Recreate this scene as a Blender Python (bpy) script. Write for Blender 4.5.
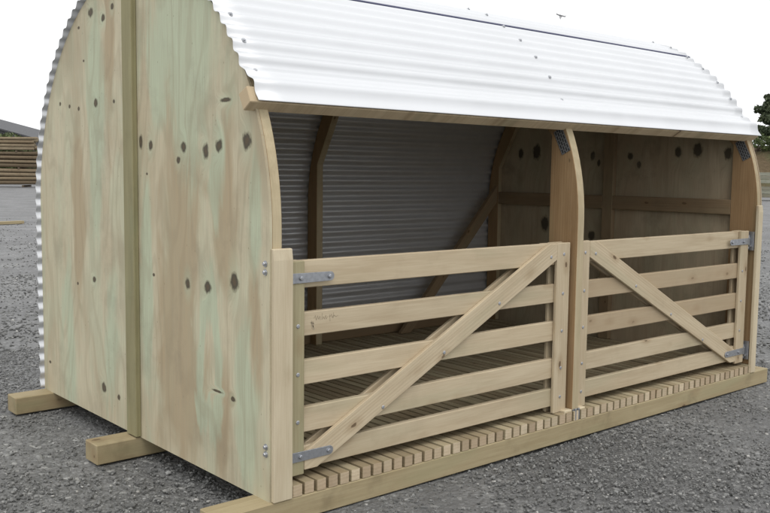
import bpy, bmesh, math, random
import numpy as np
from mathutils import Vector, Matrix, noise

random.seed(7)
rng = np.random.default_rng(7)
for o in list(bpy.data.objects):
    bpy.data.objects.remove(o, do_unlink=True)
scene = bpy.context.scene
COL = scene.collection
RAD = math.radians

# ------------------------------------------------------------------ camera
CAM_POS = Vector((-1.9479, -2.9209, 1.4091))
YAW, PITCH, ROLL, FPX = 0.7125, 0.0940, 0.0124, 906.06
fwd = Vector((math.sin(YAW)*math.cos(PITCH), math.cos(YAW)*math.cos(PITCH), -math.sin(PITCH)))
rgt0 = Vector((math.cos(YAW), -math.sin(YAW), 0))
up0 = rgt0.cross(fwd)
rgt = rgt0*math.cos(ROLL) + up0*math.sin(ROLL)
upv = -rgt0*math.sin(ROLL) + up0*math.cos(ROLL)
cam_data = bpy.data.cameras.new('camera')
cam_data.sensor_width = 36.0
cam_data.lens = FPX/770*36.0
cam_data.clip_start = 0.05
cam_data.clip_end = 2000
cam = bpy.data.objects.new('camera', cam_data)
COL.objects.link(cam)
m3 = Matrix((rgt, upv, -fwd)).transposed()
cam.matrix_world = Matrix.Translation(CAM_POS) @ m3.to_4x4()
scene.camera = cam

# ------------------------------------------------------------------ light: an overcast day
SUN_ELEV, SUN_AZ = RAD(58), RAD(215)          # azimuth clockwise from +y
world = bpy.data.worlds.new('World')
scene.world = world
world.use_nodes = True
wn, wl = world.node_tree.nodes, world.node_tree.links
wn.clear()
sky = wn.new('ShaderNodeTexSky'); sky.sky_type = 'NISHITA'; sky.sun_disc = False
sky.sun_elevation = SUN_ELEV; sky.sun_rotation = SUN_AZ
sky.air_density = 1.0; sky.dust_density = 4.0
bw = wn.new('ShaderNodeRGBToBW')
mx = wn.new('ShaderNodeMix'); mx.data_type = 'RGBA'
mx.inputs['Factor'].default_value = 0.86
mx.inputs['B'].default_value = (10.6, 10.7, 10.9, 1)      # even cloud deck over the clear-sky gradient
bg = wn.new('ShaderNodeBackground'); bg.inputs['Strength'].default_value = 0.10
wo = wn.new('ShaderNodeOutputWorld')
wl.new(sky.outputs[0], bw.inputs[0]); wl.new(bw.outputs[0], mx.inputs['A'])
wl.new(mx.outputs['Result'], bg.inputs['Color']); wl.new(bg.outputs[0], wo.inputs[0])
sd = bpy.data.lights.new('sun', 'SUN'); sd.energy = 0.7; sd.angle = RAD(35); sd.color = (1, .97, .93)
so = bpy.data.objects.new('sun', sd); COL.objects.link(so)
sun_dir = Vector((math.sin(SUN_AZ)*math.cos(SUN_ELEV), math.cos(SUN_AZ)*math.cos(SUN_ELEV), math.sin(SUN_ELEV)))
so.rotation_euler = sun_dir.to_track_quat('Z', 'Y').to_euler()
so.location = sun_dir*30
vs = scene.view_settings
scene.display_settings.display_device = 'sRGB'
vs.view_transform = 'Standard'; vs.look = 'None'; vs.exposure = 0.36; vs.gamma = 1.0; vs.use_curve_mapping = False

# ------------------------------------------------------------------ node helpers
class NT:
    def __init__(self, name):
        self.m = bpy.data.materials.new(name); self.m.use_nodes = True
        self.n = self.m.node_tree.nodes; self.l = self.m.node_tree.links
        self.n.clear()
        self.out = self.n.new('ShaderNodeOutputMaterial')
        self.b = self.n.new('ShaderNodeBsdfPrincipled')
        self.l.new(self.b.outputs[0], self.out.inputs[0])
    def put(self, sock, v):
        if isinstance(v, bpy.types.NodeSocket): self.l.new(v, sock)
        elif v is not None:
            if isinstance(v, (tuple, list)) and sock.type == 'RGBA' and len(v) == 3: v = (*v, 1)
            sock.default_value = v
    def math(self, op, a, b=None, c=None, clamp=False):
        n = self.n.new('ShaderNodeMath'); n.operation = op; n.use_clamp = clamp
        self.put(n.inputs[0], a); self.put(n.inputs[1], b); self.put(n.inputs[2], c)
        return n.outputs[0]
    def vmath(self, op, a, b=None):
        n = self.n.new('ShaderNodeVectorMath'); n.operation = op
        self.put(n.inputs[0], a); self.put(n.inputs[1], b)
        return n.outputs['Value'] if op in ('LENGTH', 'DISTANCE', 'DOT_PRODUCT') else n.outputs[0]
    def mix(self, f, a, b, blend='MIX'):
        n = self.n.new('ShaderNodeMix'); n.data_type = 'RGBA'; n.blend_type = blend
        self.put(n.inputs['Factor'], f); self.put(n.inputs['A'], a); self.put(n.inputs['B'], b)
        return n.outputs['Result']
    def ramp(self, v, a, b, lo=0.0, hi=1.0, smooth=True):
        n = self.n.new('ShaderNodeMapRange'); n.clamp = True
        n.interpolation_type = 'SMOOTHSTEP' if smooth else 'LINEAR'
        self.put(n.inputs['Value'], v)
        n.inputs['From Min'].default_value = a; n.inputs['From Max'].default_value = b
        n.inputs['To Min'].default_value = lo; n.inputs['To Max'].default_value = hi
        return n.outputs[0]
    def attr(self, name):
        n = self.n.new('ShaderNodeAttribute'); n.attribute_name = name
        return n
    def obj(self):
        return self.n.new('ShaderNodeTexCoord').outputs['Object']
    def scale(self, v, s):
        return self.vmath('MULTIPLY', v, s)
    def noise(self, v, scale, detail=3, rough=.55, dist=0.0):
        n = self.n.new('ShaderNodeTexNoise')
        self.put(n.inputs['Vector'], v)
        n.inputs['Scale'].default_value = scale; n.inputs['Detail'].default_value = detail
        n.inputs['Roughness'].default_value = rough; n.inputs['Distortion'].default_value = dist
        return n.outputs['Fac']
    def voro(self, v, scale, feature='F1', out='Distance', rand=1.0):
        n = self.n.new('ShaderNodeTexVoronoi'); n.feature = feature
        self.put(n.inputs['Vector'], v); n.inputs['Scale'].default_value = scale
        n.inputs['Randomness'].default_value = rand
        return n.outputs[out]
    def wave(self, v, scale, dist, detail=2, dscale=1.0, direction='Y'):
        n = self.n.new('ShaderNodeTexWave'); n.bands_direction = direction
        self.put(n.inputs['Vector'], v); n.inputs['Scale'].default_value = scale
        n.inputs['Distortion'].default_value = dist; n.inputs['Detail'].default_value = detail
        n.inputs['Detail Scale'].default_value = dscale
        return n.outputs['Fac']
    def bump(self, h, strength, dist):
        n = self.n.new('ShaderNodeBump'); n.inputs['Strength'].default_value = strength
        n.inputs['Distance'].default_value = dist
        self.put(n.inputs['Height'], h)
        self.l.new(n.outputs[0], self.b.inputs['Normal'])
    def done(self, color, rough=.7, metal=0.0, spec=.35):
        self.put(self.b.inputs['Base Color'], color); self.put(self.b.inputs['Roughness'], rough)
        self.put(self.b.inputs['Metallic'], metal); self.put(self.b.inputs['Specular IOR Level'], spec)
        return self.m

def wood(name, base, dark, stain=(.30, .33, .22), stain_amt=.35, knots=True, rough=.75, dirt=.25, ks=(1.7, 3.4, 3.4)):
    t = NT(name)
    g = t.attr('gc').outputs['Vector']
    tint = t.attr('tint').outputs['Fac']
    fine = t.noise(t.scale(g, (2.0, 60, 60)), 3.0, 4, .6)
    broad = t.noise(t.scale(g, (.9, 7, 7)), 2.2, 3, .5, .6)
    rings = t.wave(t.scale(g, (.35, 9, 9)), 2.2, 5.0, 2, 1.0, 'Y')
    f = t.math('MULTIPLY_ADD', fine, .5, t.math('MULTIPLY', broad, .55))
    f = t.math('MULTIPLY_ADD', rings, .07, f)
    c = t.mix(t.ramp(f, .32, .86), dark, base)
    st = t.noise(t.scale(g, (.5, 3.2, 3.2)), 2.5, 2, .5, .4)
    c = t.mix(t.ramp(st, .52, .72, 0, stain_amt), c, stain)
    if knots:
        kv = t.scale(t.vmath('ADD', g, t.scale(t.n_tint(t.noise(g, 30, 2)), (.02, .012, .012))), ks)
        kd = t.voro(kv, 2.3)
        k = t.ramp(kd, .045, .085, .85, 0)
        k2 = t.ramp(kd, .07, .30, .40, 0)
        c = t.mix(k2, c, (.27, .18, .095))
        c = t.mix(k, c, (.10, .062, .032))
    c = t.mix(t.ramp(tint, .82, 1.02, .45, 0), c, (base[0]*.86, base[1]*.74, base[2]*.64))
    saw = t.wave(t.scale(g, (1, .15, .15)), 42, 3.0, 2, 1.0, 'X')
    c = t.mix(t.math('MULTIPLY', saw, t.ramp(broad, .45, .7, 0, .10)), c, dark)
    d = t.noise(t.obj(), 6.0, 5, .65)
    c = t.mix(t.ramp(d, .5, .78, 0, dirt), c, tuple(x*.55 for x in dark))
    c = t.mix(1.0, c, t.n_tint(tint), 'MULTIPLY')
    t.bump(t.math('MULTIPLY_ADD', fine, .6, rings), .22, .0015)
    return t.done(c, t.ramp(fine, 0, 1, rough-.1, rough+.1), 0, .28)
def _nt(self, f):
    n = self.n.new('ShaderNodeCombineColor')
    for i in range(3): self.l.new(f, n.inputs[i])
    return n.outputs[0]
NT.n_tint = _nt

def plywood(name, knots, greens=(), browns=(), a=(.585, .525, .37), b=(.40, .305, .185), green=(.475, .54, .385), gamt=.8, bamt=.75, dark=1.0, brown_core=.7, grime=.25):
    """sheet wood: gc = (height, across, depth); knots are (across, height, half width, half height)"""
    t = NT(name)
    g = t.attr('gc').outputs['Vector']
    sep = t.n.new('ShaderNodeSeparateXYZ'); t.l.new(g, sep.inputs[0])
    hz, ay = sep.outputs[0], sep.outputs[1]
    wobble = t.noise(t.scale(g, (12, 22, 5)), 2.0, 3, .6)
    wob = t.math('MULTIPLY', t.math('SUBTRACT', wobble, .5), 1.05)
    km = None; halo = None
    for i, (ky, kz, rw, rh) in enumerate(knots):
        d = t.vmath('SUBTRACT', g, (kz, ky, 0))
        d = t.vmath('MULTIPLY', d, (1/rh, 1/rw, 0))
        l = t.math('ADD', t.vmath('LENGTH', d), wob)
        km = l if km is None else t.math('MINIMUM', km, l)
        if rw > .018:
            d2 = t.vmath('MULTIPLY', t.vmath('SUBTRACT', g, (kz, ky, 0)), (1/(rh*4.5), 1/(rw*2.3), 0))
            l2 = t.vmath('LENGTH', d2)
            halo = l2 if halo is None else t.math('MINIMUM', halo, l2)
    flow = t.ramp(halo, 0.1, 1.0, 1, 0) if halo is not None else 0.0
    # grain is pushed aside by the knots and runs in long cathedral arches
    gy = t.math('MULTIPLY_ADD', flow, .05, ay)
    cmb = t.n.new('ShaderNodeCombineXYZ')
    t.l.new(hz, cmb.inputs[0]); t.l.new(gy, cmb.inputs[1])
    gg = cmb.outputs[0]
    warp = t.noise(t.scale(gg, (.55, 2.2, 1)), 1.3, 2, .5, .3)
    band = t.math('MULTIPLY_ADD', warp, 9.0, t.math('MULTIPLY', gy, 5.0))
    lines = t.math('SINE', t.math('MULTIPLY', band, 6.28))
    lines = t.ramp(lines, .2, 1.0)
    fine = t.noise(t.scale(gg, (1.6, 55, 1)), 3.0, 4, .6)
    m1 = t.noise(t.scale(gg, (.5, 1.5, 1)), 2.0, 4, .55, .8)
    m2 = t.noise(t.vmath('ADD', t.scale(gg, (.55, 1.7, 1)), (7.3, 3.1, 0)), 1.9, 4, .55, 1.6)
    m3 = t.noise(t.vmath('ADD', t.scale(gg, (1.1, 1.3, 1)), (1.3, 9.1, 0)), 1.6, 2, .5, .5)
    c = t.mix(t.ramp(m1, .40, .68, 0, bamt), a, b)
    c = t.mix(t.ramp(m2, .42, .64, 0, gamt), c, green)
    wv = t.math('MULTIPLY', t.math('SUBTRACT', t.noise(t.scale(gg, (1.0, 3.2, 1)), 1.8, 4, .6, .6), .5), 2.2)
    for lst, colr, amt in ((browns, b, .8), (greens, green, .85)):
        for (cz, cy, rz, ry, ring) in lst:
            d = t.vmath('LENGTH', t.vmath('MULTIPLY', t.vmath('SUBTRACT', gg, (cz, cy, 0)), (1/rz, 1/ry, 0)))
            d = t.math('ADD', d, wv)
            if ring: d = t.math('MULTIPLY', t.math('ABSOLUTE', t.math('SUBTRACT', d, .85)), 2.4)
            c = t.mix(t.ramp(d, .5, 1.08, amt, 0), c, colr)
    c = t.mix(t.ramp(m3, .5, .72, 0, .35), c, tuple(x*.72 for x in b))
    c = t.mix(t.math('MULTIPLY', lines, .20), c, tuple(x*.62 for x in b))
    vein = t.noise(t.scale(gg, (.8, 120, 1)), 2.0, 2, .5)
    c = t.mix(t.ramp(vein, .62, .74, 0, .28), c, tuple(x*.55 for x in b))
    c = t.mix(t.ramp(fine, .34, .66, .38, 0), c, tuple(x*.6 for x in a))
    speck = t.voro(t.scale(g, (1, 1.4, 1)), 13.0)
    c = t.mix(t.ramp(speck, .03, .075, .45, 0), c, (.16, .13, .08))
    if halo is not None:
        c = t.mix(t.math('MULTIPLY', flow, .40), c, green)
    if km is not None:
        c = t.mix(t.ramp(km, .98, 1.15, .4, 0), c, (.13, .11, .065))
        c = t.mix(t.ramp(km, .66, .98, .9, 0), c, (.058, .047, .032))
        c = t.mix(t.ramp(km, .15, .65, brown_core, 0), c, (.12, .085, .05))
    dirt = t.noise(t.obj(), 3.0, 6, .7)
    c = t.mix(t.ramp(dirt, .48, .72, 0, grime), c, (.2, .17, .12))
    if dark != 1.0: c = t.mix(1.0, c, (dark, dark*.97, dark*.92), 'MULTIPLY')
    t.bump(t.math('MULTIPLY_ADD', fine, .5, lines), .12, .0012)
    return t.done(c, .72, 0, .3)

def metal(name, col=(.62, .63, .64), rough=.42, metallic=.9, mott=.25, scale=40):
    t = NT(name)
    o = t.obj()
    n = t.noise(o, scale, 4, .6)
    v = t.voro(o, scale*1.6, 'F1', 'Color')
    c = t.mix(t.ramp(n, .3, .75, 0, mott*2), col, tuple(x*.62 for x in col))
    r = t.ramp(n, .2, .8, rough-.08, rough+.12)
    return t.done(c, r, metallic, .5)

M = {}
M['gate'] = wood('pale_gate_timber', (.55, .465, .325), (.42, .335, .22), (.36, .335, .22), .35, True, .75, .18)
M['stile'] = wood('green_tinged_timber', (.40, .36, .225), (.31, .265, .155), (.26, .26, .155), .45, True, .75, .22)
M['post'] = wood('pale_post_timber', (.59, .515, .37), (.47, .39, .265), (.40, .375, .255), .3, True, .75, .12)
M['rib'] = wood('warm_rib_timber', (.38, .255, .135), (.265, .165, .08), (.29, .235, .125), .4, True, .72, .2)
M['skid'] = wood('skid_timber', (.40, .335, .205), (.29, .23, .13), (.28, .265, .15), .45, True, .78, .5, (1.2, 2.4, 2.4))
M['slat'] = wood('slat_timber', (.42, .36, .24), (.30, .245, .15), (.28, .26, .165), .4, True, .8, .35)
M['frame'] = wood('dull_frame_timber', (.32, .24, .145), (.22, .155, .09), (.235, .21, .13), .4, True, .75, .3)
M['batten'] = wood('olive_batten_timber', (.32, .295, .165), (.22, .195, .105), (.235, .245, .145), .5, False, .75, .25)
M['eave'] = wood('eave_timber', (.62, .51, .34), (.45, .345, .215), (.22, .2, .12), .4, True, .75, .3)
M['slat_end'] = wood('pale_slat_end', (.60, .50, .36), (.45, .36, .24), (.40, .36, .25), .35, False, .8, .3)
M['edge'] = wood('pale_rib_edge', (.50, .42, .275), (.37, .30, .185), (.28, .27, .17), .4, True, .75, .2)
M['roof'] = metal('zinc_coated_sheet', (.72, .73, .74), .36, .5, .04, 2)
M['roof_in'] = metal('shaded_zinc_inside', (.66, .67, .68), .42, .55, .10, 4)  # same sheet as outside, interior shade put into a darker colour
M['galv'] = metal('galvanised_steel', (.43, .445, .47), .45, .85, .35, 60)
M['bolt'] = metal('zinc_bolt', (.52, .53, .55), .4, .85, .2, 90)
M['lap'] = NT('dark_blue_lap_shadow').done((.045, .05, .11), .5)
M['mark'] = NT('pencil').done((.38, .315, .22), .9)

def nailplate_mat():
    t = NT('punched_nail_plate')
    g = t.attr('gc').outputs['Vector']
    n = t.n.new('ShaderNodeTexBrick')
    t.l.new(t.scale(g, (1, 1, 1)), n.inputs['Vector'])
    n.inputs['Scale'].default_value = 1.0
    n.inputs['Color1'].default_value = (.03, .03, .03, 1); n.inputs['Color2'].default_value = (.05, .05, .05, 1)
    n.inputs['Mortar'].default_value = (.22, .225, .23, 1)
    n.inputs['Brick Width'].default_value = .026; n.inputs['Row Height'].default_value = .0135
    n.inputs['Mortar Size'].default_value = .0030
    return t.done(n.outputs['Color'], .5, .4)
M['plate'] = nailplate_mat()

# ------------------------------------------------------------------ mesh helpers
class MB:
    """collects boards and prisms, builds ONE mesh object; every vertex carries gc (grain coordinates) and tint"""
    def __init__(self): self.v = []; self.f = []; self.gc = []; self.t = []; self.mi = []; self.sm = []
    def add(self, verts, faces, gcs, tint=1.0, mat=0, smooth=False):
        o = len(self.v)
        self.v += [tuple(p) for p in verts]; self.gc += [tuple(p) for p in gcs]
        self.t += [tint]*len(verts)
        for f in faces: self.f.append([i+o for i in f]); self.mi.append(mat); self.sm.append(smooth)
        return self
    def board(self, c, along, across, l, w, th, tint=None, bev=.003, mat=0, bend=0.0):
        a = Vector(along).normalized(); b = Vector(across).normalized(); n = a.cross(b); c = Vector(c)
        bm = bmesh.new(); bmesh.ops.create_cube(bm, size=1)
        for v in bm.verts: v.co = Vector((v.co.x*l, v.co.y*w, v.co.z*th))
        if bev: bmesh.ops.bevel(bm, geom=bm.edges[:], offset=min(bev, .3*min(l, w, th)), segments=1, affect='EDGES')
        bm.verts.index_update()
        off = Vector((random.uniform(0, 50), random.uniform(0, 50), random.uniform(0, 50)))
        vs_ = [c + a*v.co.x + b*v.co.y + n*v.co.z for v in bm.verts]
        gs = [v.co + off for v in bm.verts]
        fs = [[v.index for v in f.verts] for f in bm.faces]
        bm.free()
        return self.add(vs_, fs, gs, random.uniform(.84, 1.1) if tint is None else tint, mat)
    def box(self, x0, x1, y0, y1, z0, z1, axis='x', tint=None, bev=.003, mat=0):
        c = ((x0+x1)/2, (y0+y1)/2, (z0+z1)/2); d = (x1-x0, y1-y0, z1-z0)
        if axis == 'x': return self.board(c, (1, 0, 0), (0, 1, 0), d[0], d[1], d[2], tint, bev, mat)
        if axis == 'y': return self.board(c, (0, 1, 0), (0, 0, 1), d[1], d[2], d[0], tint, bev, mat)
        return self.board(c, (0, 0, 1), (1, 0, 0), d[2], d[0], d[1], tint, bev, mat)
    def prism(self, poly, fr, nvec, along, tint=None, off=None, bev=.0025, mat=0):
        """poly: 3D points on a plane, extruded by nvec; gc from along"""
        bm = bmesh.new()
        va = [bm.verts.new(p) for p in poly]
        f = bm.faces.new(va); f.normal_update()
        n = Vector(nvec)
        r = bmesh.ops.extrude_face_region(bm, geom=[f])
        for v in [g for g in r['geom'] if isinstance(g, bmesh.types.BMVert)]: v.co += n
        bmesh.ops.recalc_face_normals(bm, faces=bm.faces[:])
        if bev:
            es = [e for e in bm.edges if len(e.link_faces) == 2 and e.calc_face_angle() > .5]
            bmesh.ops.bevel(bm, geom=es, offset=bev, segments=1, affect='EDGES')
        bm.verts.index_update()
        a = Vector(along).normalized(); nn = n.normalized(); b = nn.cross(a)
        if off is None: off = Vector((random.uniform(0, 50), random.uniform(0, 50), random.uniform(0, 50)))
        gs = [Vector((v.co.dot(a), v.co.dot(b), v.co.dot(nn)))+Vector(off) for v in bm.verts]
        vs_ = [v.co.copy() for v in bm.verts]; fs = [[v.index for v in q.verts] for q in bm.faces]
        bm.free()
        return self.add(vs_, fs, gs, random.uniform(.92, 1.06) if tint is None else tint, mat)
    def cyl(self, c, axis, r, h, seg=12, mat=0, dome=True):
        a = Vector(axis).normalized(); b = a.orthogonal().normalized(); d = a.cross(b); c = Vector(c)
        rings = [(0, r), (h*.7, r), (h, r*.7)] if dome else [(0, r), (h, r)]
        vv = []; ff = []
        for (hh, rr) in rings:
            for i in range(seg):
                t = 2*math.pi*i/seg
                vv.append(c + a*hh + b*(rr*math.cos(t)) + d*(rr*math.sin(t)))
        for k in range(len(rings)-1):
            for i in range(seg):
                j = (i+1) % seg
                ff.append([k*seg+i, k*seg+j, (k+1)*seg+j, (k+1)*seg+i])
        ff.append([(len(rings)-1)*seg+i for i in range(seg)])
        ff.append([seg-1-i for i in range(seg)])
        return self.add(vv, ff, vv, 1.0, mat)
    def build(self, name, mats, parent=None):
        me = bpy.data.meshes.new(name)
        me.from_pydata(self.v, [], self.f)
        if not isinstance(mats, (list, tuple)): mats = [mats]
        for m in mats: me.materials.append(m)
        me.polygons.foreach_set('material_index', self.mi)
        me.polygons.foreach_set('use_smooth', self.sm)
        at = me.attributes.new('gc', 'FLOAT_VECTOR', 'POINT')
        at.data.foreach_set('vector', np.array(self.gc, 'f').ravel())
        at = me.attributes.new('tint', 'FLOAT', 'POINT')
        at.data.foreach_set('value', np.array(self.t, 'f'))
        me.update()
        o = bpy.data.objects.new(name, me); COL.objects.link(o)
        if parent is not None:
            o.parent = parent
            o.matrix_parent_inverse = parent_world(parent).inverted()
        return o

def parent_world(o):
    m = Matrix.Translation(o.location) @ o.rotation_euler.to_matrix().to_4x4()
    if o.parent: m = parent_world(o.parent) @ o.matrix_parent_inverse @ m
    return m

def thing(name, label, cat, loc, group=None):
    o = bpy.data.objects.new(name, None); o.empty_display_size = .2
    COL.objects.link(o); o.location = loc
    o['label'] = label; o['category'] = cat
    if group: o['group'] = group
    return o
def tag(o, label, cat, group=None):
    o['label'] = label; o['category'] = cat
    if group: o['group'] = group
    return o

def raw_mesh(name, verts, faces_flat, nper, mat, parent=None, smooth=False):
    """fast mesh from numpy arrays, faces all with nper corners"""
    me = bpy.data.meshes.new(name)
    n = len(faces_flat)//nper
    me.vertices.add(len(verts)); me.vertices.foreach_set('co', np.asarray(verts, 'f').ravel())
    me.loops.add(len(faces_flat)); me.loops.foreach_set('vertex_index', np.asarray(faces_flat, 'i'))
    me.polygons.add(n); me.polygons.foreach_set('loop_start', np.arange(0, n*nper, nper, dtype='i'))
    try: me.polygons.foreach_set('loop_total', np.full(n, nper, 'i'))
    except Exception: pass
    me.polygons.foreach_set('use_smooth', np.full(n, smooth))
    me.materials.append(mat); me.update(); me.validate()
    o = bpy.data.objects.new(name, me); COL.objects.link(o)
    if parent is not None:
        o.parent = parent; o.matrix_parent_inverse = parent_world(parent).inverted()
    return o

# ------------------------------------------------------------------ ground
def gravel_mat():
    t = NT('grey_gravel')
    p = t.obj()
    big = t.noise(p, .22, 4, .55)
    mid = t.noise(p, 2.0, 5, .6)
    v1 = t.voro(p, 34, 'F1', 'Color'); d1 = t.voro(p, 34)
    v2 = t.voro(p, 85, 'F1', 'Color'); d2 = t.voro(p, 85)
    s1 = t.n.new('ShaderNodeSeparateColor'); t.l.new(v1, s1.inputs[0])
    s2 = t.n.new('ShaderNodeSeparateColor'); t.l.new(v2, s2.inputs[0])
    c = t.mix(t.ramp(s1.outputs[0], .1, .95), (.115, .115, .112), (.25, .25, .242))
    c = t.mix(.5, c, t.mix(s2.outputs[1], (.11, .11, .107), (.30, .30, .292)))
    c = t.mix(t.ramp(d1, .25, .6, 0, .4), c, (.075, .075, .072))
    c = t.mix(t.ramp(s1.outputs[1], .93, .99, 0, .7), c, (.42, .42, .40))
    c = t.mix(t.ramp(mid, .45, .75, 0, .4), c, (.11, .11, .106))
    c = t.mix(t.ramp(big, .4, .65, 0, .4), c, (.17, .17, .173))
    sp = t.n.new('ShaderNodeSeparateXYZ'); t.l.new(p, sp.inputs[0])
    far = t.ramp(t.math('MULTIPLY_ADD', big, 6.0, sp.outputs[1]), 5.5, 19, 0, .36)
    c = t.mix(far, c, t.mix(s1.outputs[2], (.19, .19, .195), (.30, .30, .305)))   # paler beyond: lighter stone, plus grazing sky sheen put into the colour
    mot = t.noise(t.scale(p, (1, 1, 1)), .9, 8, .72)
    c = t.mix(t.ramp(mot, .42, .62, 0, .38), c, (.10, .10, .097))
    c = t.mix(t.ramp(mot, .36, .48, .25, 0), c, (.30, .30, .295))
    h = t.math('MULTIPLY_ADD', d2, -.5, t.math('MULTIPLY', d1, -1.0))
    h = t.math('MULTIPLY_ADD', mid, 1.2, h)
    t.bump(h, .6, .014)
    return t.done(c, .8, 0, .4)
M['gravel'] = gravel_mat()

def ground_h(x, y):
    return 0.0
gx = np.concatenate([[-600, -200, -80, -40, -20], np.arange(-10, 12.01, .25), [20, 40, 80, 200, 600]])
gy = np.concatenate([[-600, -200, -80, -40, -20], np.arange(-10, 12.01, .25), [20, 40, 80, 200, 600]])
X, Y = np.meshgrid(gx, gy)
Z = np.zeros_like(X)
for i in range(X.shape[0]):
    for j in range(X.shape[1]):
        x, y = X[i, j], Y[i, j]
        if -10 < x < 12 and -10 < y < 12:
            Z[i, j] = -.012 + .014*noise.noise(Vector((x*.9, y*.9, 0))) + .008*noise.noise(Vector((x*2.3, y*2.3, 3)))
        else: Z[i, j] = -.012
nx = X.shape[1]; ny = X.shape[0]
idx = np.arange(nx*ny).reshape(ny, nx)
ff = np.stack([idx[:-1, :-1], idx[:-1, 1:], idx[1:, 1:], idx[1:, :-1]], -1).reshape(-1)
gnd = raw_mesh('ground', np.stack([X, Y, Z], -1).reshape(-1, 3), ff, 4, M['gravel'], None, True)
gnd['kind'] = 'structure'

def stone_mat():
    t = NT('loose_stone')
    cidx = t.attr('shade').outputs['Fac']
    n = t.noise(t.obj(), 60, 4, .6)
    c = t.mix(cidx, (.082, .082, .079), (.35, .35, .335))
    c = t.mix(t.ramp(cidx, .93, 1.0), c, (.48, .47, .44))
    c = t.mix(t.ramp(n, .3, .75, .35, 0), c, (.10, .10, .097))
    return t.done(c, .82, 0, .35)
M['stone'] = stone_mat()
# loose stones: an icosphere squashed and jittered, only on the near ground
def ico():
    bm = bmesh.new(); bmesh.ops.create_icosphere(bm, subdivisions=1, radius=1)
    v = np.array([q.co[:] for q in bm.verts]); f = np.array([[q.index for q in p.verts] for p in bm.faces]); bm.free()
    return v, f
IV, IF = ico()
def scatter_stones(n_try, rmin, rmax, smin, smax):
    # points in the camera's wedge of view plus a margin
    ang = YAW + rng.uniform(-.55, .55, n_try)
    rad = np.sqrt(rng.uniform(rmin**2, rmax**2, n_try))
    x = CAM_POS.x + np.sin(ang)*rad; y = CAM_POS.y + np.cos(ang)*rad
    keep = ~((x > .1) & (x < 3.8) & (y > .2) & (y < 2.3))
    for (a, b) in ((-.02, .125), (1.13, 1.27), (2.26, 2.41)):
        keep &= ~((x > -.28) & (x < 4.08) & (y > a) & (y < b))
    # thinner where the yard is packed down
    pat = np.array([noise.noise(Vector((a*.8, b*.8, 4))) + .5*noise.noise(Vector((a*2.6, b*2.6, 9))) for a, b in zip(x, y)])
    keep &= rng.random(n_try) < np.clip(.62+1.3*pat, .18, 1)
    x, y = x[keep], y[keep]
    return x, y, smin + (smax-smin)*rng.power(.35, len(x))
parts = [scatter_stones(125000, 2.6, 7.5, .003, .0095), scatter_stones(900, 2.6, 10, .012, .019), scatter_stones(20000, 7.5, 13, .008, .017), scatter_stones(9000, 12, 19, .009, .018), scatter_stones(3500, 18, 27, .01, .02)]
SX = np.concatenate([q[0] for q in parts]); SY = np.concatenate([q[1] for q in parts]); SS = np.concatenate([q[2] for q in parts])
N = len(SX)
V = np.tile(IV, (N, 1, 1)) * rng.uniform(.7, 1.3, (N, len(IV), 1))
V *= np.stack([rng.uniform(.8, 1.5, N), rng.uniform(.7, 1.1, N), rng.uniform(.5, .9, N)], -1)[:, None, :]
th = rng.uniform(0, 6.28, N)[:, None]
vx = V[..., 0]*np.cos(th)-V[..., 1]*np.sin(th); vy = V[..., 0]*np.sin(th)+V[..., 1]*np.cos(th)
V = np.stack([vx*SS[:, None]+SX[:, None], vy*SS[:, None]+SY[:, None], V[..., 2]*SS[:, None]-.006+SS[:, None]*.12], -1)
F = (IF[None] + (np.arange(N)*len(IV))[:, None, None]).reshape(-1)
stones = raw_mesh('loose_gravel', V.reshape(-1, 3), F, 3, M['stone'], None, False)
at = stones.data.attributes.new('shade', 'FLOAT', 'POINT')
at.data.foreach_set('value', np.repeat(np.clip(rng.beta(1.3, 2.3, N)+(rng.random(N) > .95)*.5, 0, 1), len(IV)).astype('f'))
stones['kind'] = 'stuff'; stones['label'] = 'loose grey gravel stones lying over the yard'; stones['category'] = 'gravel'

# ------------------------------------------------------------------ the shelter
L, D, ZC, RR = 3.86, 2.4, 1.17, 1.2
YC = 1.2
ZS = .097                                    # top of the skids
ZF = .147                                    # top of the floor slats
shelter = thing('animal_shelter', 'arched plywood animal shelter with corrugated metal roof and two timber gates, on skids', 'shelter', (L/2, D/2, 0))

def arc(t, r=RR):                            # angle t from the front, in the y-z plane
    return (YC - r*math.cos(t), ZC + r*math.sin(t))

# skids
for k, (y0, y1, xa, xb) in enumerate(((-.015, .12, -.256, 4.043), (1.133, 1.267, -.236, 4.03), (2.264, 2.4, -.229, 4.035))):
    MB().box(xa, xb, y0, y1, 0, ZS, 'x', (1.06, .98, .96)[k], .004).build('skid', M['skid'], shelter)

# slatted floor, one part
mb = MB()
x = .090
while x < 3.79:
    w = random.uniform(.045, .049)
    if not (1.845 < x < 2.01 and False):
        mb.box(x, x+w, random.uniform(-.015, -.011), 2.385, ZS+.001, ZF+random.uniform(-.001, .003), 'y', random.uniform(.74, 1.12), .0012)
    x += .0605
fl = mb.build('slatted_floor', [M['slat'], M['slat_end']], shelter)
for pg in fl.data.polygons:
    if pg.normal.y < -.8: pg.material_index = 1

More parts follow.
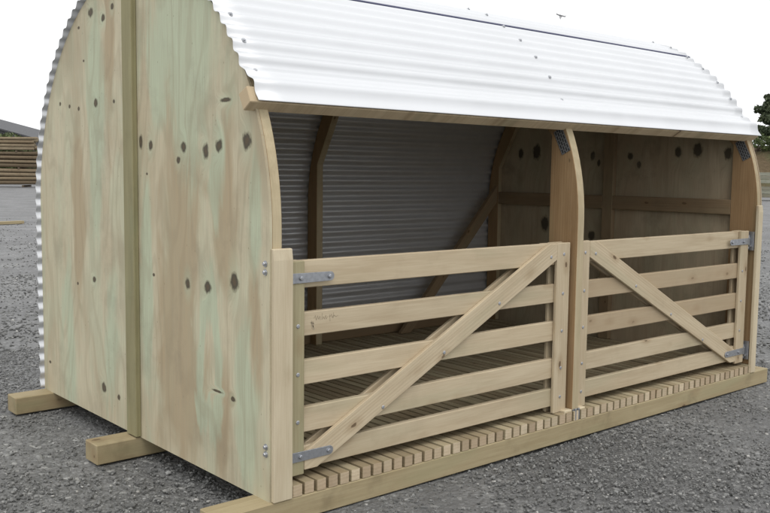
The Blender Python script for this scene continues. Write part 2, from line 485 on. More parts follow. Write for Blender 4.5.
# end panels
knots_near = [(1.640,2.195,0.032,0.025),(1.493,2.152,0.024,0.020),(1.385,2.193,0.020,0.017),(1.819,1.717,0.014,0.012),(1.597,1.738,0.025,0.023),(1.942,1.735,0.014,0.012),(2.070,1.755,0.014,0.012),(1.379,1.735,0.014,0.011),(1.090,1.532,0.018,0.036),(0.991,1.514,0.021,0.025),(0.677,1.503,0.027,0.024),(0.724,1.446,0.019,0.017),(0.484,1.484,0.025,0.036),(0.376,1.504,0.028,0.028),(0.162,1.521,0.034,0.037),(0.322,1.689,0.044,0.010),(1.799,2.136,0.014,0.009),(1.741,1.961,0.011,0.008),(0.649,0.903,0.023,0.025),(0.474,0.908,0.029,0.031),(0.259,0.951,0.034,0.040),(1.554,0.264,0.029,0.028),(1.375,0.248,0.018,0.015),(0.973,0.913,0.012,0.009),(1.654,0.824,0.023,0.017),(1.873,0.780,0.012,0.009),(2.306,0.273,0.018,0.009),(1.031,1.382,0.010,0.007),(.40,.47,.05,.006),(.27,.46,.02,.012)]
knots_far = [(1.363,1.545,0.022,0.036),(1.304,1.492,0.017,0.027),(1.024,1.539,0.026,0.031),(0.949,1.478,0.020,0.028),(0.629,1.567,0.028,0.040),(0.477,1.582,0.038,0.054),(0.250,1.556,0.030,0.048),(2.088,1.566,0.028,0.048),(1.918,1.578,0.044,0.066),(1.813,1.000,0.043,0.068),(1.35,.93,.035,.04),(.95,.90,.03,.035),(.46,.95,.04,.03),(1.55,.5,.03,.04),(.7,.4,.03,.035),(2.1,.45,.03,.03)]
M['ply_near'] = plywood('plywood_green_stained', knots_near,
    [(1.95, .70, .55, .42, 0), (.85, 1.04, .75, .07, 0), (.62, .47, .34, .10, 1), (.40, .17, .42, .10, 0), (1.45, .40, .3, .07, 0),
     (1.6, 1.60, .9, .11, 0), (.5, 2.0, .5, .10, 0), (.45, 1.45, .45, .09, 0), (1.25, .10, .3, .05, 0)],
    [(.80, .72, 1.0, .27, 0), (1.75, .80, .4, .10, 0), (1.25, .33, .45, .12, 0), (.35, .36, .35, .06, 0), (.75, .10, .35, .06, 0), (1.2, 1.85, .5, .10, 0), (1.95, 1.42, .5, .07, 0)],
    gamt=.4, bamt=.4)
M['ply_far'] = plywood('plywood_brown', knots_far, (), (), (.47, .385, .265), (.40, .305, .20), (.38, .355, .24), .5, .8, 1.0, 0.0, .55)

def panel_outline(x, z0=ZS, extra=0.0):
    pts = [(x, 0, z0)]
    n = 72
    for i in range(n+1):
        e = (extra + .010*math.sin(math.pi*i/n)**4*(extra > 0))*min(1, max(0, (i/n-.5)*10))
        y, z = arc(math.pi*i/n, RR+e); pts.append((x, y, z))
    pts.append((x, D+extra, z0))
    return pts
# off is set so that gc = (height, distance from the front, ·)
def end_panel(x, thick, mat, extra=0.0):
    mb = MB()
    poly = panel_outline(x, ZS, extra)
    bm_n = Vector((thick, 0, 0))
    bm = bmesh.new()
    va = [bm.verts.new(p) for p in poly]; f = bm.faces.new(va)
    r = bmesh.ops.extrude_face_region(bm, geom=[f])
    for v in [g for g in r['geom'] if isinstance(g, bmesh.types.BMVert)]: v.co += bm_n
    bmesh.ops.recalc_face_normals(bm, faces=bm.faces[:])
    bm.verts.index_update()
    vv = [v.co.copy() for v in bm.verts]; fs = [[v.index for v in q.verts] for q in bm.faces]; bm.free()
    mb.add(vv, fs, [(p.z, p.y, 0) for p in vv], 1.0)
    return mb.build('end_panel', mat, shelter)
near = end_panel(-.012, .012, M['ply_near'])
far = end_panel(L, .012, M['ply_far'], .0198)
zt = arc(math.acos((YC-1.12)/RR))[1]-.004
MB().box(-.040, -.012, 1.123, 1.226, ZS+.006, 2.355, 'z', 1.0, .003).build('batten', M['batten'], near)
MB().box(L+.012, L+.040, 1.123, 1.226, ZS+.006, 2.355, 'z', 1.0, .003).build('batten', M['batten'], far)
for (y, z) in ((.016, 1.045), (.016, 1.012), (.012, .318), (.012, .288)):
    mb = MB(); mb.cyl((-.012, y+.012, z), (-1, 0, 0), .013, .003, 12, dome=False); mb.cyl((-.015, y+.012, z), (-1, 0, 0), .0085, .009, 6)
    mb.build('bolt', M['bolt'], near)

# ribs
def rib_poly(x):
    out = [(x, 0.0015, ZF+.003)]
    n = 60
    for i in range(n+1):
        y, z = arc(math.pi*i/n, RR-.0015); out.append((x, y, z))
    out.append((x, D-.0015, ZF+.003))
    inner = [(2.29, ZF+.003), (2.29, 1.45), (2.10, 1.80), (1.62, 2.19), (.80, 2.20), (.19, 1.61), (.19, ZF+.003)]
    return out + [(x, y, z) for y, z in inner]
for k, (x0, x1) in enumerate(((.001, .046), (1.905, 1.960), (3.814, 3.859))):
    rb = MB().prism(rib_poly(x0), None, (x1-x0, 0, 0), (0, 0, 1), (1.12, 1.0, .95)[k], None, .002).build('rib', [M['rib'], M['edge']], shelter)
    for pg in rb.data.polygons:
        if abs(pg.normal.x) < .5: pg.material_index = 1
    if k:
        # punched plates that join the curved top of the rib to its leg
        for (cy, cz, tilt, w, h) in ((.120, 1.578, RAD(27), .062, .135),):
            a = Vector((0, math.sin(tilt)*1, math.cos(tilt)))
            b = Vector((0, math.cos(tilt), -math.sin(tilt)))
            mb = MB(); c = Vector((x0-.001, cy, cz))
            corners = [c + a*(sx*h/2) + b*(sy*w/2) for sx, sy in ((-1, -1), (1, -1), (1, 1), (-1, 1))]
            vv = corners + [q+Vector((-.0015, 0, 0)) for q in corners]
            gs = [(sx*h/2+1, sy*w/2+1, 0) for sx, sy in ((-1, -1), (1, -1), (1, 1), (-1, 1))]*2
            mb.add(vv, [[0, 1, 2, 3], [7, 6, 5, 4], [0, 4, 5, 1], [1, 5, 6, 2], [2, 6, 7, 3], [3, 7, 4, 0]], gs)
            mb.build('nail_plate', M['plate'], rb)

# rails and studs that stiffen the end panels
for (xa, xb) in ((.001, .045), (3.815, 3.859)):
    MB().box(xa, xb, .192, 1.139, 1.145, 1.245, 'y', .95, .003).build('end_rail', M['frame'], shelter)
    MB().box(xa, xb, 1.231, 2.288, 1.145, 1.245, 'y', .95, .003).build('end_rail', M['frame'], shelter)
    MB().box(xa, xb, 1.14, 1.23, ZF+.003, 2.19, 'z', 1.0, .003).build('end_stud', M['frame'], shelter)
# diagonal brace against the back wall
a = Vector((3.74, 0, 1.20)); b = Vector((2.68, 0, .07))
MB().prism([(3.76, 2.25, 1.30), (3.76, 2.25, 1.16), (2.80, 2.25, ZF+.004), (2.69, 2.25, ZF+.004)], None, (0, .038, 0), (a-b), .95).build('back_brace', M['frame'], shelter)
MB().box(.05, 1.90, 2.352, 2.396, ZF+.003, .235, 'x', .85).build('back_rail', M['frame'], shelter)
MB().box(1.965, 3.81, 2.352, 2.396, ZF+.003, .235, 'x', .85).build('back_rail', M['frame'], shelter)

# front posts with chamfered tops
def post(x0, x1, top, y0=-.020, y1=-.0005):
    c = .045
    poly = [(x0, y0, ZS), (x0, y0, top-c), (x0+.0, y0+.0005, top-c), (x0+.0, y1, top), (x0, y1, ZS)]
    mb = MB()
    P = [(y0, ZS+.001), (y1, ZS+.001), (y1, top), (y0+.006, top-.002), (y0, top-c)]
    mb.prism([(x0, y, z) for y, z in P], None, (x1-x0, 0, 0), (0, 0, 1), 1.03, None, .0025)
    return mb.build('post', M['post'], shelter)
post(-.006, .084, 1.105, -.022)
post(3.795, 3.852, 1.215, -.022)

# eave board
def tang(t, r): y, z = arc(t, r); return Vector((0, y, z))
pl = [(.113, 1.634), (.0605, 1.667), (.0905, 1.728), (.150, 1.700)]
MB().prism([(-.058, y, z) for y, z in pl], None, (3.955, 0, 0), (1, 0, 0), 1.0, None, .003).build('eave_board', M['eave'], shelter)

# corrugated roof sheets
PITCH_A = RAD(3.58)
def sheet(name, path, x0, x1, th=.0014, ncol=30, seed=0):
    """path: list of (y, z, ny, nz) along the profile"""
    path = np.array(path); n = len(path)
    xs = np.linspace(x0, x1, ncol)
    P = np.zeros((2, n, ncol, 3))
    for j, xx in enumerate(xs):
        dent = np.array([.0012*noise.noise(Vector((xx*1.1, i*.009, seed))) for i in range(n)])
        for s in range(2):
            off = dent - s*th
            P[s, :, j, 0] = xx
            P[s, :, j, 1] = path[:, 0] + path[:, 2]*off
            P[s, :, j, 2] = path[:, 1] + path[:, 3]*off
    V = P.reshape(-1, 3); id_ = np.arange(2*n*ncol).reshape(2, n, ncol)
    q = []
    A = id_[0]; B = id_[1]
    q.append(np.stack([A[:-1, :-1], A[1:, :-1], A[1:, 1:], A[:-1, 1:]], -1).reshape(-1, 4))
    q.append(np.stack([B[:-1, :-1], B[:-1, 1:], B[1:, 1:], B[1:, :-1]], -1).reshape(-1, 4))
    for (a0, b0) in ((A[0], B[0]),): q.append(np.stack([a0[:-1], a0[1:], b0[1:], b0[:-1]], -1))
    a0, b0 = A[-1], B[-1]; q.append(np.stack([a0[:-1], b0[:-1], b0[1:], a0[1:]], -1))
    a0, b0 = A[:, 0], B[:, 0]; q.append(np.stack([a0[:-1], b0[:-1], b0[1:], a0[1:]], -1))
    a0, b0 = A[:, -1], B[:, -1]; q.append(np.stack([a0[:-1], a0[1:], b0[1:], b0[:-1]], -1))
    F = np.concatenate(q).reshape(-1)
    o = raw_mesh(name, V, F, 4, M['roof'], shelter, True)
    o.data.materials.append(M['roof_in'])
    k = len(q[0]); mi = np.zeros(len(F)//4, 'i'); mi[k:2*k] = 1
    o.data.polygons.foreach_set('material_index', mi)
    return o
def ss(x): x = min(1, max(0, x)); return x*x*(3-2*x)
def prof(t0, t1, lift=0.0, down_to=None):
    pts = []
    n = int((t1-t0)/PITCH_A*14)
    A = .0088
    for i in range(n+1):
        t = t0+(t1-t0)*i/n
        flare = .042*ss((RAD(31.5)-t)/RAD(3.6))
        amp = A*(1-.55*ss((RAD(28)-t)/RAD(2)))
        lf = lift*(1-ss((t-t0-RAD(8))/RAD(14)))
        r = RR + .0105 + lf + flare + .010*max(0, math.sin(t))**4 + amp*math.cos(2*math.pi*(t-RAD(30.8))/PITCH_A)
        y, z = arc(t, r)
        pts.append((y, z, -math.cos(t), math.sin(t)))
    if down_to is not None:
        s = 0; ph0 = 2*math.pi*(t1-RAD(30.8))/PITCH_A
        k = int((ZC-down_to)/.0762*14)
        for i in range(1, k+1):
            z = ZC-(ZC-down_to)*i/k
            r = RR+.0105+A*math.cos(ph0+2*math.pi*(ZC-z)/.0762)
            pts.append((YC+r, z, 1, 0))
    return pts
X0, X1 = -.034, 3.912
rf1 = sheet('roof_sheet', prof(RAD(23.6), RAD(64.0)), X0+.004, X1, seed=1)
rf2 = sheet('roof_sheet', prof(RAD(60.3), math.pi, .0095, .105), X0-.002, X1+.003, seed=5)
# added dark strip standing in for the shadow line along the lap of the two sheets
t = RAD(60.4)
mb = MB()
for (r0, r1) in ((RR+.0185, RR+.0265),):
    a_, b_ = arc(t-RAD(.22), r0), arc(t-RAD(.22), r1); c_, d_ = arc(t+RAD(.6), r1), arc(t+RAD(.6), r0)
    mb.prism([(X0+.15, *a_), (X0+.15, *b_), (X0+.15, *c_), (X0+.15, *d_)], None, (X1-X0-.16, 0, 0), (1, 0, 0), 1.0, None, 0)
mb.build('lap_shadow_strip', M['lap'], rf2)
# roofing screws on the crests over the ribs
scr = None
for xx in (.022, 1.932, 3.836):
    for k in range(0, 20, 2):
        t = RAD(30.8)+PITCH_A*k
        up_ = t > RAD(60.3)
        if up_ and t < RAD(63): continue
        r = RR+.0105+.0088+(.0095*(1-ss((t-RAD(68.3))/RAD(14))) if up_ else 0)+.010*math.sin(t)**4-.001
        y, z = arc(t, r); n_ = Vector((0, -math.cos(t), math.sin(t)))
        if scr is None:
            mb = MB(); mb.cyl((0, 0, 0), (0, 0, 1), .011, .003, 12, dome=False); mb.cyl((0, 0, .003), (0, 0, 1), .0062, .006, 6)
            scr = mb.build('screw', M['bolt'], rf2 if up_ else rf1); o = scr
        else:
            o = scr.copy(); COL.objects.link(o); o.parent = rf2 if up_ else rf1
        o.matrix_parent_inverse = parent_world(o.parent).inverted()
        o.rotation_euler = n_.to_track_quat('Z', 'Y').to_euler(); o.location = (xx, y, z)

# gates
RZ = [(.187, .281), (.338, .440), (.534, .638), (.734, .834), (.935, 1.045)]
def gate(x0, x1, hinge_left):
    root = bpy.data.objects.new('gate', None); COL.objects.link(root); root.empty_display_size = .1
    root.location = ((x0+x1)/2, .06, .15)
    root.parent = shelter; root.matrix_parent_inverse = parent_world(shelter).inverted()
    fx = (lambda x: x) if hinge_left else (lambda x: x0+x1-x)
    y0, y1, y2, y3 = .026, .046, .078, .098
    for i, (za, zb) in enumerate(RZ):
        MB().box(x0+.004, x1-.004, y1, y2, za+random.uniform(-.003, .003), zb+random.uniform(-.003, .003), 'x', random.choice((.84, .92, 1.0, 1.06, 1.1))).build('rail', M['gate'], root)
    W = .098
    WL = .105 if hinge_left else .082
    def span(a, b): a, b = fx(a), fx(b); return min(a, b), max(a, b)
    for (ya, yb) in ((y0, y1-.0008), (y2+.0008, y3)):
        a, b = span(x0, x0+W)
        MB().box(a, b, ya, yb, .168, 1.047, 'z', 1.0).build('stile', M['stile'] if hinge_left else M['gate'], root)
        a, b = span(x1-WL, x1)
        MB().box(a, b, ya, yb, .150, 1.049, 'z', 1.03).build('stile', M['gate'], root)
        s0, s1 = x0+W+.002, x1-WL-.002
        poly = [(s0, .258), (s0, .184), (s0+.065, .184), (s1, .962), (s1, 1.047), (s1-.06, 1.047)]
        dv = Vector((fx(s1)-fx(s0), 0, .81))
        MB().prism([(fx(px), ya, pz) for px, pz in poly], None, (0, yb-ya, 0), dv, 1.06).build('brace', M['gate'], root)
    bolt = None
    def add_bolt(x, z):
        nonlocal bolt
        if bolt is None:
            mb = MB(); mb.cyl((0, 0, 0), (0, -1, 0), .0085, .0035, 12)
            bolt = mb.build('bolt', M['bolt'], root); o = bolt
        else:
            o = bolt.copy(); COL.objects.link(o); o.parent = root
        o.matrix_parent_inverse = parent_world(root).inverted()
        o.location = (fx(x), y0+.0005, z)
    for i, (za, zb) in enumerate(RZ):
        zc = (za+zb)/2
        if 0 < i < 4: add_bolt(x0+W*.66, zc)
        add_bolt(x1-WL*.5, zc)
        xb = s0 + (zc-.165)/(1.0-.165)*(s1-s0-.03)
        if i > 0: add_bolt(xb, zc-.01)
    for zc in (.978, .246):
        mb = MB()
        xe = x0+.245
        n = 8
        prof_ = [(x0-.010, zc-.021), (x0-.010, zc+.021), (xe-.02, zc+.019)] + [(xe-.02+.019*math.sin(math.pi*i/n), zc+.019*math.cos(math.pi*i/n)) for i in range(1, n)] + [(xe-.02, zc-.019)]
        mb.prism([(fx(px), y0-.0055, pz) for px, pz in prof_], None, (0, .005, 0), (1, 0, 0), 1, None, .001)
        for bx in (x0+.075, xe-.026):
            mb.cyl((fx(bx), y0-.0055, zc), (0, -1, 0), .010, .002, 12, dome=False)
            mb.cyl((fx(bx), y0-.0075, zc), (0, -1, 0), .0085, .006, 8)
        # eye round the hinge pin, and the plate on the leg of the rib
        mb.cyl((fx(x0-.014), y0+.008, zc-.024), (0, 0, 1), .011, .048, 12, dome=False)
        mb.cyl((fx(x0-.014), y0+.008, zc-.05), (0, 0, 1), .007, .09, 10)
        a, b = span(x0-.033, x0-.027)
        mb.box(a, b, .004, .044, zc-.062, zc+.062, 'z', 1, .001)
        a, b = span(x0-.030, x0-.008)
        mb.box(a, b, .016, .036, zc-.038, zc-.026, 'x', 1, .001)
        mb.build('hinge', M['galv'], root)
    return root
g1 = gate(.076, 1.882, True)
g2 = gate(1.970, 3.768, False)

# faint scrawl on the left gate's second rail
def scrawl(strokes, ox, oz, s, y, w, parent):
    mb = MB()
    for st in strokes:
        for (a, b) in zip(st[:-1], st[1:]):
            p = Vector((ox+a[0]*s, 0, oz+a[1]*s)); q = Vector((ox+b[0]*s, 0, oz+b[1]*s))
            d = (q-p); 
            if d.length < 1e-6: continue
            nrm = Vector((-d.z, 0, d.x)).normalized()*w/2
            e = d.normalized()*w*.3
            qv = [p-nrm-e, q-nrm+e, q+nrm+e, p+nrm-e]
            vv = [(v.x, y, v.z) for v in qv] + [(v.x, y+.0006, v.z) for v in qv]
            mb.add(vv, [[0, 1, 2, 3], [7, 6, 5, 4], [0, 4, 5, 1], [1, 5, 6, 2], [2, 6, 7, 3], [3, 7, 4, 0]], vv)
    return mb.build('pencil_mark', M['mark'], parent)
letters = [[(0, .5), (.3, .9), (.5, .1), (.8, .8), (1.0, .2), (1.3, .7), (1.4, .0)],
 [(1.8, 1.2), (1.75, .1), (2.1, .5), (2.3, .1), (2.6, .7), (2.7, .1), (3.1, .5)],
 [(3.5, .8), (3.6, -.4)], [(3.5, .4), (3.9, .8), (4.1, .2), (4.5, .6), (4.9, .3), (5.4, .5)],
 [(4.4, 1.1), (4.3, .1)]]
scrawl(letters, .235, .795, .023, .0452, .0022, g1)
scrawl([[(0, 1), (.1, 0)], [(.25, .9), (.3, -.2)], [(-.15, .8), (.45, .6)], [(.12, .5), (.5, -.1)]], .222, .765, .030, .0452, .004, g1)

# blocks and drop-bolt bracket at the foot of the middle rib
MB().box(1.838, 1.9, -.004, .05, ZS+.001, .160, 'z', 1.12).build('spacer_block', M['post'], shelter)
MB().box(1.967, 2.012, -.006, .05, ZS+.001, .158, 'z', 1.15).build('spacer_block', M['post'], shelter)
mb = MB()
mb.box(1.905, 1.963, -.006, -.002, ZS+.001, .158, 'z', 1, .001)
for xx in (1.920, 1.947):
    mb.box(xx-.005, xx+.005, -.016, -.006, ZS+.003, .162, 'z', 1, .002)
mb.cyl((1.934, -.006, .128), (0, -1, 0), .008, .006, 8)
mb.build('latch', M['galv'], shelter)

# ------------------------------------------------------------------ helpers for the far things
def at_px(px, py, dist):
    """world point along the photograph's ray, dist metres along the view axis"""
    d = fwd + rgt*((px-385)/FPX) - upv*((py-256.5)/FPX)
    return CAM_POS + d*dist

# timber stack behind on the left
M['pole'] = wood('stacked_pole_timber', (.34, .28, .19), (.17, .13, .085), (.24, .24, .16), .4, False, .85, .6)
M['dun'] = wood('dark_bearer_timber', (.16, .12, .08), (.09, .07, .05), (.1, .1, .07), .3, False, .85, .4)
pA = at_px(-260, 187, 1); pB = at_px(43, 187, 1)
def ground_hit(px, py):
    d = fwd + rgt*((px-385)/FPX) - upv*((py-256.5)/FPX)
    t = -CAM_POS.z/d.z
    return CAM_POS + d*t
base_r = ground_hit(39, 187.5)
ax = rgt0.copy()                              # the stack runs across the view
back = Vector((fwd.x, fwd.y, 0)).normalized()
def pole_bundle(z0, z1, rows, cols, r, length, x_off, tones, label, name='pole_bundle'):
    root = thing(name, label, 'timber', base_r + ax*(x_off-length/2) + Vector((0, 0, z0)), 'bundles of round timber poles at the yard edge')
    yaw = math.atan2(ax.y, ax.x)
    for i in range(rows):
        for j in range(cols):
            if 0 < i < rows-1 and j > 2: continue
            mb = MB()
            zc = z0 + (z1-z0)*(i+.5+(.5 if j % 2 and i < rows-1 else 0))/rows
            c = base_r + ax*(x_off-length/2+random.uniform(-.12, .12)) + back*(.1+j*r*2.02+random.uniform(0, .03)) + Vector((0, 0, zc))
            seg = 10; vv = []; gs = []
            rr = r*random.uniform(.78, 1.04); sag = random.uniform(-.05, .05)
            off = random.uniform(0, 40)
            for e in (-1, 1):
                for k in range(seg):
                    a = 2*math.pi*k/seg
                    o_ = -back*math.cos(a)*rr + Vector((0, 0, math.sin(a)*rr))
                    vv.append(c + ax*(e*length/2) + o_ + Vector((0, 0, e*sag)))
                    gs.append((e*length/2+off, math.cos(a)*rr, math.sin(a)*rr))
            fs = [[k, (k+1) % seg, seg+(k+1) % seg, seg+k] for k in range(seg)] + [list(range(seg))[::-1], list(range(seg, 2*seg))]
            mb.add(vv, fs, gs, random.choice(tones)*random.uniform(.8, 1.15), 0, True)
            mb.build('pole', M['pole'], root)
    for e in (-.32, .32):
        mb = MB()
        mb.board(base_r + ax*(x_off-length/2+e*length) + back*(cols*r) + Vector((0, 0, z0-.07)), back, ax, cols*r*2, .12, .13, 1.0)
        mb.build('bearer', M['dun'], root)
    return root
pole_bundle(.15, 1.30, 4, 5, .138, 7.0, .15, (.55, .8, 1.0), 'lowest of three stacked bundles of brown poles left of the shelter')
pole_bundle(1.36, 2.44, 4, 5, .130, 7.0, -.1, (.5, .8, .95), 'middle of three stacked bundles of brown poles left of the shelter')
pole_bundle(2.50, 3.42, 4, 5, .110, 7.0, -.25, (.85, 1.0, 1.1), 'topmost pale bundle of stacked poles left of the shelter')

# loose plank on the yard
p0, p1 = ground_hit(-60, 227), ground_hit(22.5, 223.5)
d = (p1-p0); d.z = 0; mid = (p0+p1)/2
mb = MB(); mb.board(Vector((mid.x, mid.y, .035)), d, Vector((-d.y, d.x, 0)), d.length, .16, .07, 1.0)
tag(mb.build('plank', M['skid'], None), 'single brown plank lying alone on the gravel at the left', 'plank')

# grey shed far behind on the left
def wall_mat(name, col):
    t = NT(name); p = t.obj()
    w = t.wave(p, 2.6, .0, 0, 1, 'X')
    n = t.noise(p, .6, 4, .6)
    c = t.mix(t.ramp(n, .3, .7, 0, .4), col, tuple(x*.75 for x in col))
    t.bump(w, .5, .03)
    return t.done(c, .6, 0, .4)
M['shed_wall'] = wall_mat('grey_shed_cladding', (.065, .066, .07))
M['shed_roof'] = wall_mat('grey_shed_roof', (.055, .056, .06))
M['dark'] = NT('shed_opening').done((.03, .03, .032), .8)
dist = 92
e_r = at_px(35.5, 133.5, dist); e_l = at_px(-200, 62, dist)
shed_root = thing('gabled_shed', 'low grey gabled shed behind the stacked poles', 'shed', Vector((e_r.x, e_r.y, 0)) - ax*12)
hr = e_r.z
u = ax; bk = back
slope = (at_px(0, 121.0, dist).z - hr)/((at_px(0, 121, dist)-at_px(35.5, 133.5, dist)).length)
half = 13.0; hr -= .65; slope *= .8
O = Vector((e_r.x, e_r.y, 0))
poly = [O, O + Vector((0, 0, hr)), O - u*half + Vector((0, 0, hr+slope*half)), O - u*2*half + Vector((0, 0, hr)), O - u*2*half]
mb = MB(); mb.prism(poly, None, bk*16, (0, 0, 1), 1, None, 0); mb.build('wall', M['shed_wall'], shed_root)
mb = MB()
ridge = O - u*half + Vector((0, 0, hr+slope*half+.05))
for s in (0, 1):
    ev = (O + u*.25 + Vector((0, 0, hr-slope*.25+.05))) if s == 0 else (O - u*(2*half+.25) + Vector((0, 0, hr-slope*.25+.05)))
    q = [ev - bk*.3, ridge - bk*.3, ridge - bk*.3 + Vector((0, 0, .16)), ev - bk*.3 + Vector((0, 0, .16))]
    mb.prism(q, None, bk*16.6, bk, 1, None, 0)
mb.build('roof', M['shed_roof'], shed_root)
mb = MB(); mb.prism([O - u*16 - bk*.06, O - u*16 - bk*.06 + Vector((0, 0, 4)), O - u*11 - bk*.06 + Vector((0, 0, 4)), O - u*11 - bk*.06], None, bk*.05, (0, 0, 1), 1, None, 0)
mb.build('door', M['dark'], shed_root)

# ------------------------------------------------------------------ foliage
def leaf_mat(name, a, b):
    t = NT(name)
    s = t.attr('shade').outputs['Fac']
    c = t.mix(s, a, b)
    t.b.inputs['Transmission Weight'].default_value = 0
    return t.done(c, .65, 0, .3)
M['conifer'] = leaf_mat('dark_tree_leaves', (.040, .056, .030), (.125, .150, .080))
M['shrub'] = leaf_mat('shrub_leaves', (.04, .06, .02), (.13, .16, .06))
M['bark'] = wood('tree_bark', (.16, .12, .085), (.08, .06, .045), (.1, .1, .07), .3, False, .9, .4)
def tube(mb, pts, radii, seg=7):
    vv = []; ff = []
    n = len(pts)
    for i, (p, r) in enumerate(zip(pts, radii)):
        p = Vector(p); d = Vector(pts[min(i+1, n-1)]) - Vector(pts[max(i-1, 0)]); d.normalize()
        b = d.orthogonal().normalized(); e = d.cross(b)
        for k in range(seg):
            a = 2*math.pi*k/seg; vv.append(p + b*(r*math.cos(a)) + e*(r*math.sin(a)))
    for i in range(n-1):
        for k in range(seg):
            j = (k+1) % seg; ff.append([i*seg+k, i*seg+j, (i+1)*seg+j, (i+1)*seg+k])
    mb.add(vv, ff, [(v.z, v.x, v.y) for v in vv], 1.0, 0, True)
def leaves(name, centres, radii, per, size, mat, parent, up=.3, seed=1):
    r_ = np.random.default_rng(seed)
    Vs = []; Sh = []
    for c, rad in zip(centres, radii):
        n = int(per*(rad**2))
        dirs = r_.normal(size=(n, 3)); dirs /= np.linalg.norm(dirs, axis=1)[:, None]
        rr = rad*r_.uniform(.35, 1.08, n)**.6
        pos = np.array(c) + dirs*rr[:, None]*np.array([1, 1, .72])
        tone = r_.uniform(.0, .45)
        a = r_.normal(size=(n, 3)); a[:, 2] += up; a /= np.linalg.norm(a, axis=1)[:, None]
        b = np.cross(a, r_.normal(size=(n, 3))); b /= np.linalg.norm(b, axis=1)[:, None]
        s = size*r_.uniform(.6, 1.4, n)[:, None]
        Vs.append(np.stack([pos-a*s, pos+b*s*.5, pos+a*s, pos-b*s*.5], 1).reshape(-1, 3))
        Sh.append(np.repeat(np.clip(tone+r_.uniform(-.05, .55, n), 0, 1), 4))
    Vv = np.concatenate(Vs); S = np.concatenate(Sh)
    o = raw_mesh(name, Vv, np.arange(len(Vv)), 4, mat, parent, False)
    at = o.data.attributes.new('shade', 'FLOAT', 'POINT'); at.data.foreach_set('value', S.astype('f'))
    return o
def tree(base, height, spread, label, seed, lean=0.0, n_br=60, mat='conifer', leaf=.16, name='dark_tree'):
    r_ = random.Random(seed)
    root = thing(name, label, 'tree', base, 'trees on the bank right of the shelter')
    base = Vector(base); mb = MB()
    top = base + Vector((lean, 0, height*.92))
    pts = [base.lerp(top, i/6) + Vector((r_.uniform(-.1, .1), r_.uniform(-.1, .1), 0))*(i > 0) for i in range(7)]
    tube(mb, pts, [.03*height*(1-.85*i/6) for i in range(7)])
    cs = []; rs = []
    for k in range(n_br):
        f = r_.uniform(.05, 1.0); p = base.lerp(top, f)
        a = r_.uniform(0, 6.283); reach = spread*(1.05-.72*f**1.6)*r_.uniform(.55, 1.1)
        q = p + Vector((math.cos(a)*reach, math.sin(a)*reach, reach*r_.uniform(-.05, .4)))
        tube(mb, [p, p.lerp(q, .5)+Vector((0, 0, .1)), q], [.012*height*(1.1-f*.8), .007*height*(1.1-f*.8), .02], 5)
        for m in range(3):
            cs.append(p.lerp(q, .45+.3*m)[:]); rs.append(r_.uniform(.22, .55)*spread/2.4)
    for k in range(30):
        f = r_.uniform(.05, .9); q = base.lerp(top, f); cs.append((q.x+r_.uniform(-.7, .7)*spread*(1-f*.7), q.y+r_.uniform(-.5, .5)*spread*(1-f*.7), q.z)); rs.append(r_.uniform(.3, .5)*spread/2.4)
    for k in range(26):
        f = r_.uniform(.25, 1.05); q = base.lerp(top, f); a = r_.uniform(0, 6.283); rch = spread*(1.0-.7*f**1.6)*r_.uniform(.8, 1.05)
        cs.append((q.x+math.cos(a)*rch, q.y+math.sin(a)*rch, q.z+rch*r_.uniform(.1, .45))); rs.append(r_.uniform(.14, .26)*spread/2.4)
    mb.build('trunk', M['bark'], root)
    leaves('crown', cs, rs, 650*(.16/leaf)**2, leaf, M[mat], root, .35, seed)
    return root

# bank on the right
BK_D = 72
def bank_h(s, q):           # s metres to the right of the px-740 ray, q metres behind
    rise = ss((s+6)/14)*ss(q/7)
    return 4.0*rise + .35*noise.noise(Vector((s*.35, q*.35, 2)))*rise
bO = ground_hit(750, 196); bO.z = 0
Xb = []; ns, nq = 90, 40
for i in range(ns):
    for j in range(nq):
        s = -6 + 70*i/(ns-1); q = 30*j/(nq-1)
        p = bO + rgt0*s + back*(6+q)
        Xb.append((p.x, p.y, -.1+bank_h(s, q)))
id_ = np.arange(ns*nq).reshape(ns, nq)
fb = np.stack([id_[:-1, :-1], id_[1:, :-1], id_[1:, 1:], id_[:-1, 1:]], -1).reshape(-1)
def bank_mat():
    t = NT('dry_grass_bank'); p = t.obj()
    n1 = t.noise(p, .5, 5, .6); n2 = t.noise(p, 3.5, 4, .65)
    c = t.mix(t.ramp(n1, .4, .62), (.145, .108, .066), (.11, .11, .058))
    c = t.mix(t.ramp(n2, .35, .7, .5, 0), c, (.08, .06, .035))
    t.bump(n2, .9, .25)
    return t.done(c, .95, 0, .1)
M['bank'] = bank_mat()
bank = raw_mesh('bank', np.array(Xb), fb, 4, M['bank'], None, True); bank['kind'] = 'structure'
def bank_pt(s, q):
    p = bO + rgt0*s + back*(6+q); return Vector((p.x, p.y, -.15+bank_h(s, q)))

tree(bank_pt(8.0, 9), 4.7, 2.1, 'dark green tree standing closest to the shelter roof on the right bank', 11)
tree(bank_pt(13.5, 13), 5.6, 2.6, 'larger dark tree on the bank, behind and right of the nearest one', 23)
def shrub(p, h, w, label, seed, mat='shrub', group=None, name='shrub'):
    r_ = random.Random(seed)
    root = thing(name, label, 'shrub', p, group)
    p = Vector(p); mb = MB(); cs = []; rs = []
    for k in range(9):
        q = p + Vector((r_.uniform(-w, w), r_.uniform(-w, w), h*r_.uniform(.35, .85)))
        tube(mb, [p, p.lerp(q, .5), q], [.05, .035, .015], 5); cs.append(q[:]); rs.append(r_.uniform(.35, .6)*h*.7)
    mb.build('stem', M['bark'], root)
    leaves('foliage', cs, rs, 380, .13, M[mat], root, .3, seed)
    return root
shrub(bank_pt(5.4, 6.5), 1.3, 1.0, 'light green shrub low on the bank beneath the dark tree', 5)
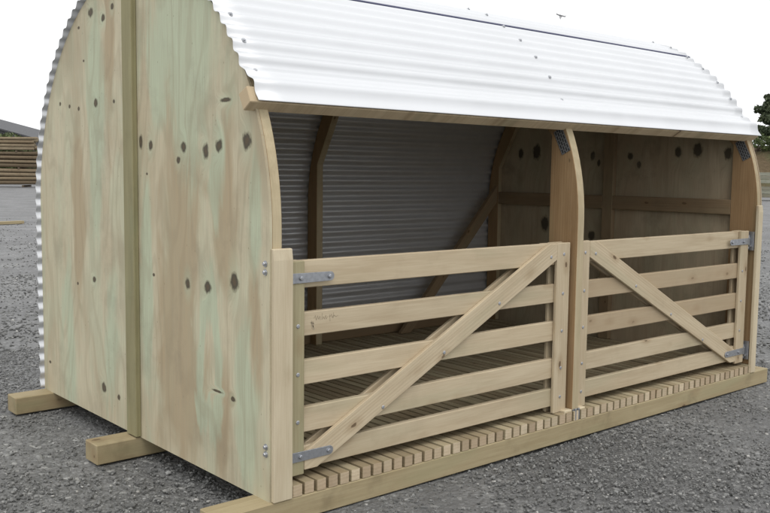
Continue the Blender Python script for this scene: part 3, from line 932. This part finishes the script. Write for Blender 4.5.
shrub(bank_pt(7.4, 5.5), 1.2, 1.1, 'light green shrub at the frame edge on the right bank', 6)
qb = at_px(22, 187, 75); shrub(Vector((qb.x, qb.y, 0)), 3.95, 1.4, 'green bush showing above the stacked poles at the left', 8)

# weathered timber packs on the right
M['grey_pack'] = wood('weathered_grey_timber', (.30, .30, .24), (.18, .18, .14), (.2, .23, .16), .5, False, .85, .4)
pk = ground_hit(752, 200.5)
def pack(z0, h, x0, l, rows, label):
    root = thing('timber_pack', label, 'timber', pk + rgt0*(x0+l/2) + Vector((0, 0, z0)), 'packs of grey sawn timber by the bank')
    for i in range(rows):
        for j in range(4):
            mb = MB()
            c = pk + rgt0*(x0+l/2+random.uniform(-.06, .06)) + back*(.15+j*.25) + Vector((0, 0, z0+h*(i+.5)/rows))
            mb.board(c, rgt0, back, l, .24, h/rows*.94, random.uniform(.8, 1.15), .01)
            mb.build('board', M['grey_pack'], root)
    for e in (.12, .5, .88):
        mb = MB(); mb.board(pk + rgt0*(x0+l*e) + back*.55 + Vector((0, 0, z0-.09)), back, rgt0, 1.1, .14, .16, 1.0)
        mb.build('bearer', M['dun'], root)
pack(.17, .62, -1.0, 6.0, 3, 'lower pack of grey weathered timber right of the shelter')
pack(.98, .62, -1.2, 6.0, 3, 'upper pack of grey weathered timber right of the shelter')

# bird over the roof
bc = at_px(560.5, 15.6, 42)
mb = MB()
k = 42/FPX                                   # metres per photograph pixel there
def bp(dx, dz, dd=0): return bc + rgt0*(dx*k) + Vector((0, 0, dz*k)) + back*dd
tube(mb, [bp(-.3, -3.9, -.10), bp(-.2, -2.2, -.05), bp(0, -.2, 0), bp(.1, 1.1, .08)], [.012, .05, .06, .02], 8)
bird = thing('bird', 'small grey bird gliding in the white sky above the roof crest', 'bird', bc)
M['bird'] = NT('grey_feathers').done((.45, .45, .455), .8)
mb.build('body', M['bird'], bird)
for pts_, rr in (([bp(0, 0), bp(-2.2, .7), bp(-4.0, 1.3), bp(-4.2, 3.0)], [.05, .04, .035, .012]), ([bp(0, 0), bp(2.4, -.5), bp(5.0, -1.0), bp(6.0, .9)], [.05, .04, .035, .012])):
    mb = MB(); vv = []; gs = []
    for p, r in zip(pts_, rr):
        for s, tt in ((-1, 1), (1, 1), (1, -1), (-1, -1)):
            vv.append(p + back*(s*.12*r/.05) + Vector((0, 0, tt*.012)))
    fs = []
    for i in range(3):
        for q in range(4):
            w_ = (q+1) % 4; fs.append([i*4+q, i*4+w_, (i+1)*4+w_, (i+1)*4+q])
    fs += [[3, 2, 1, 0], [12, 13, 14, 15]]
    mb.add(vv, fs, vv); mb.build('wing', M['bird'], bird)
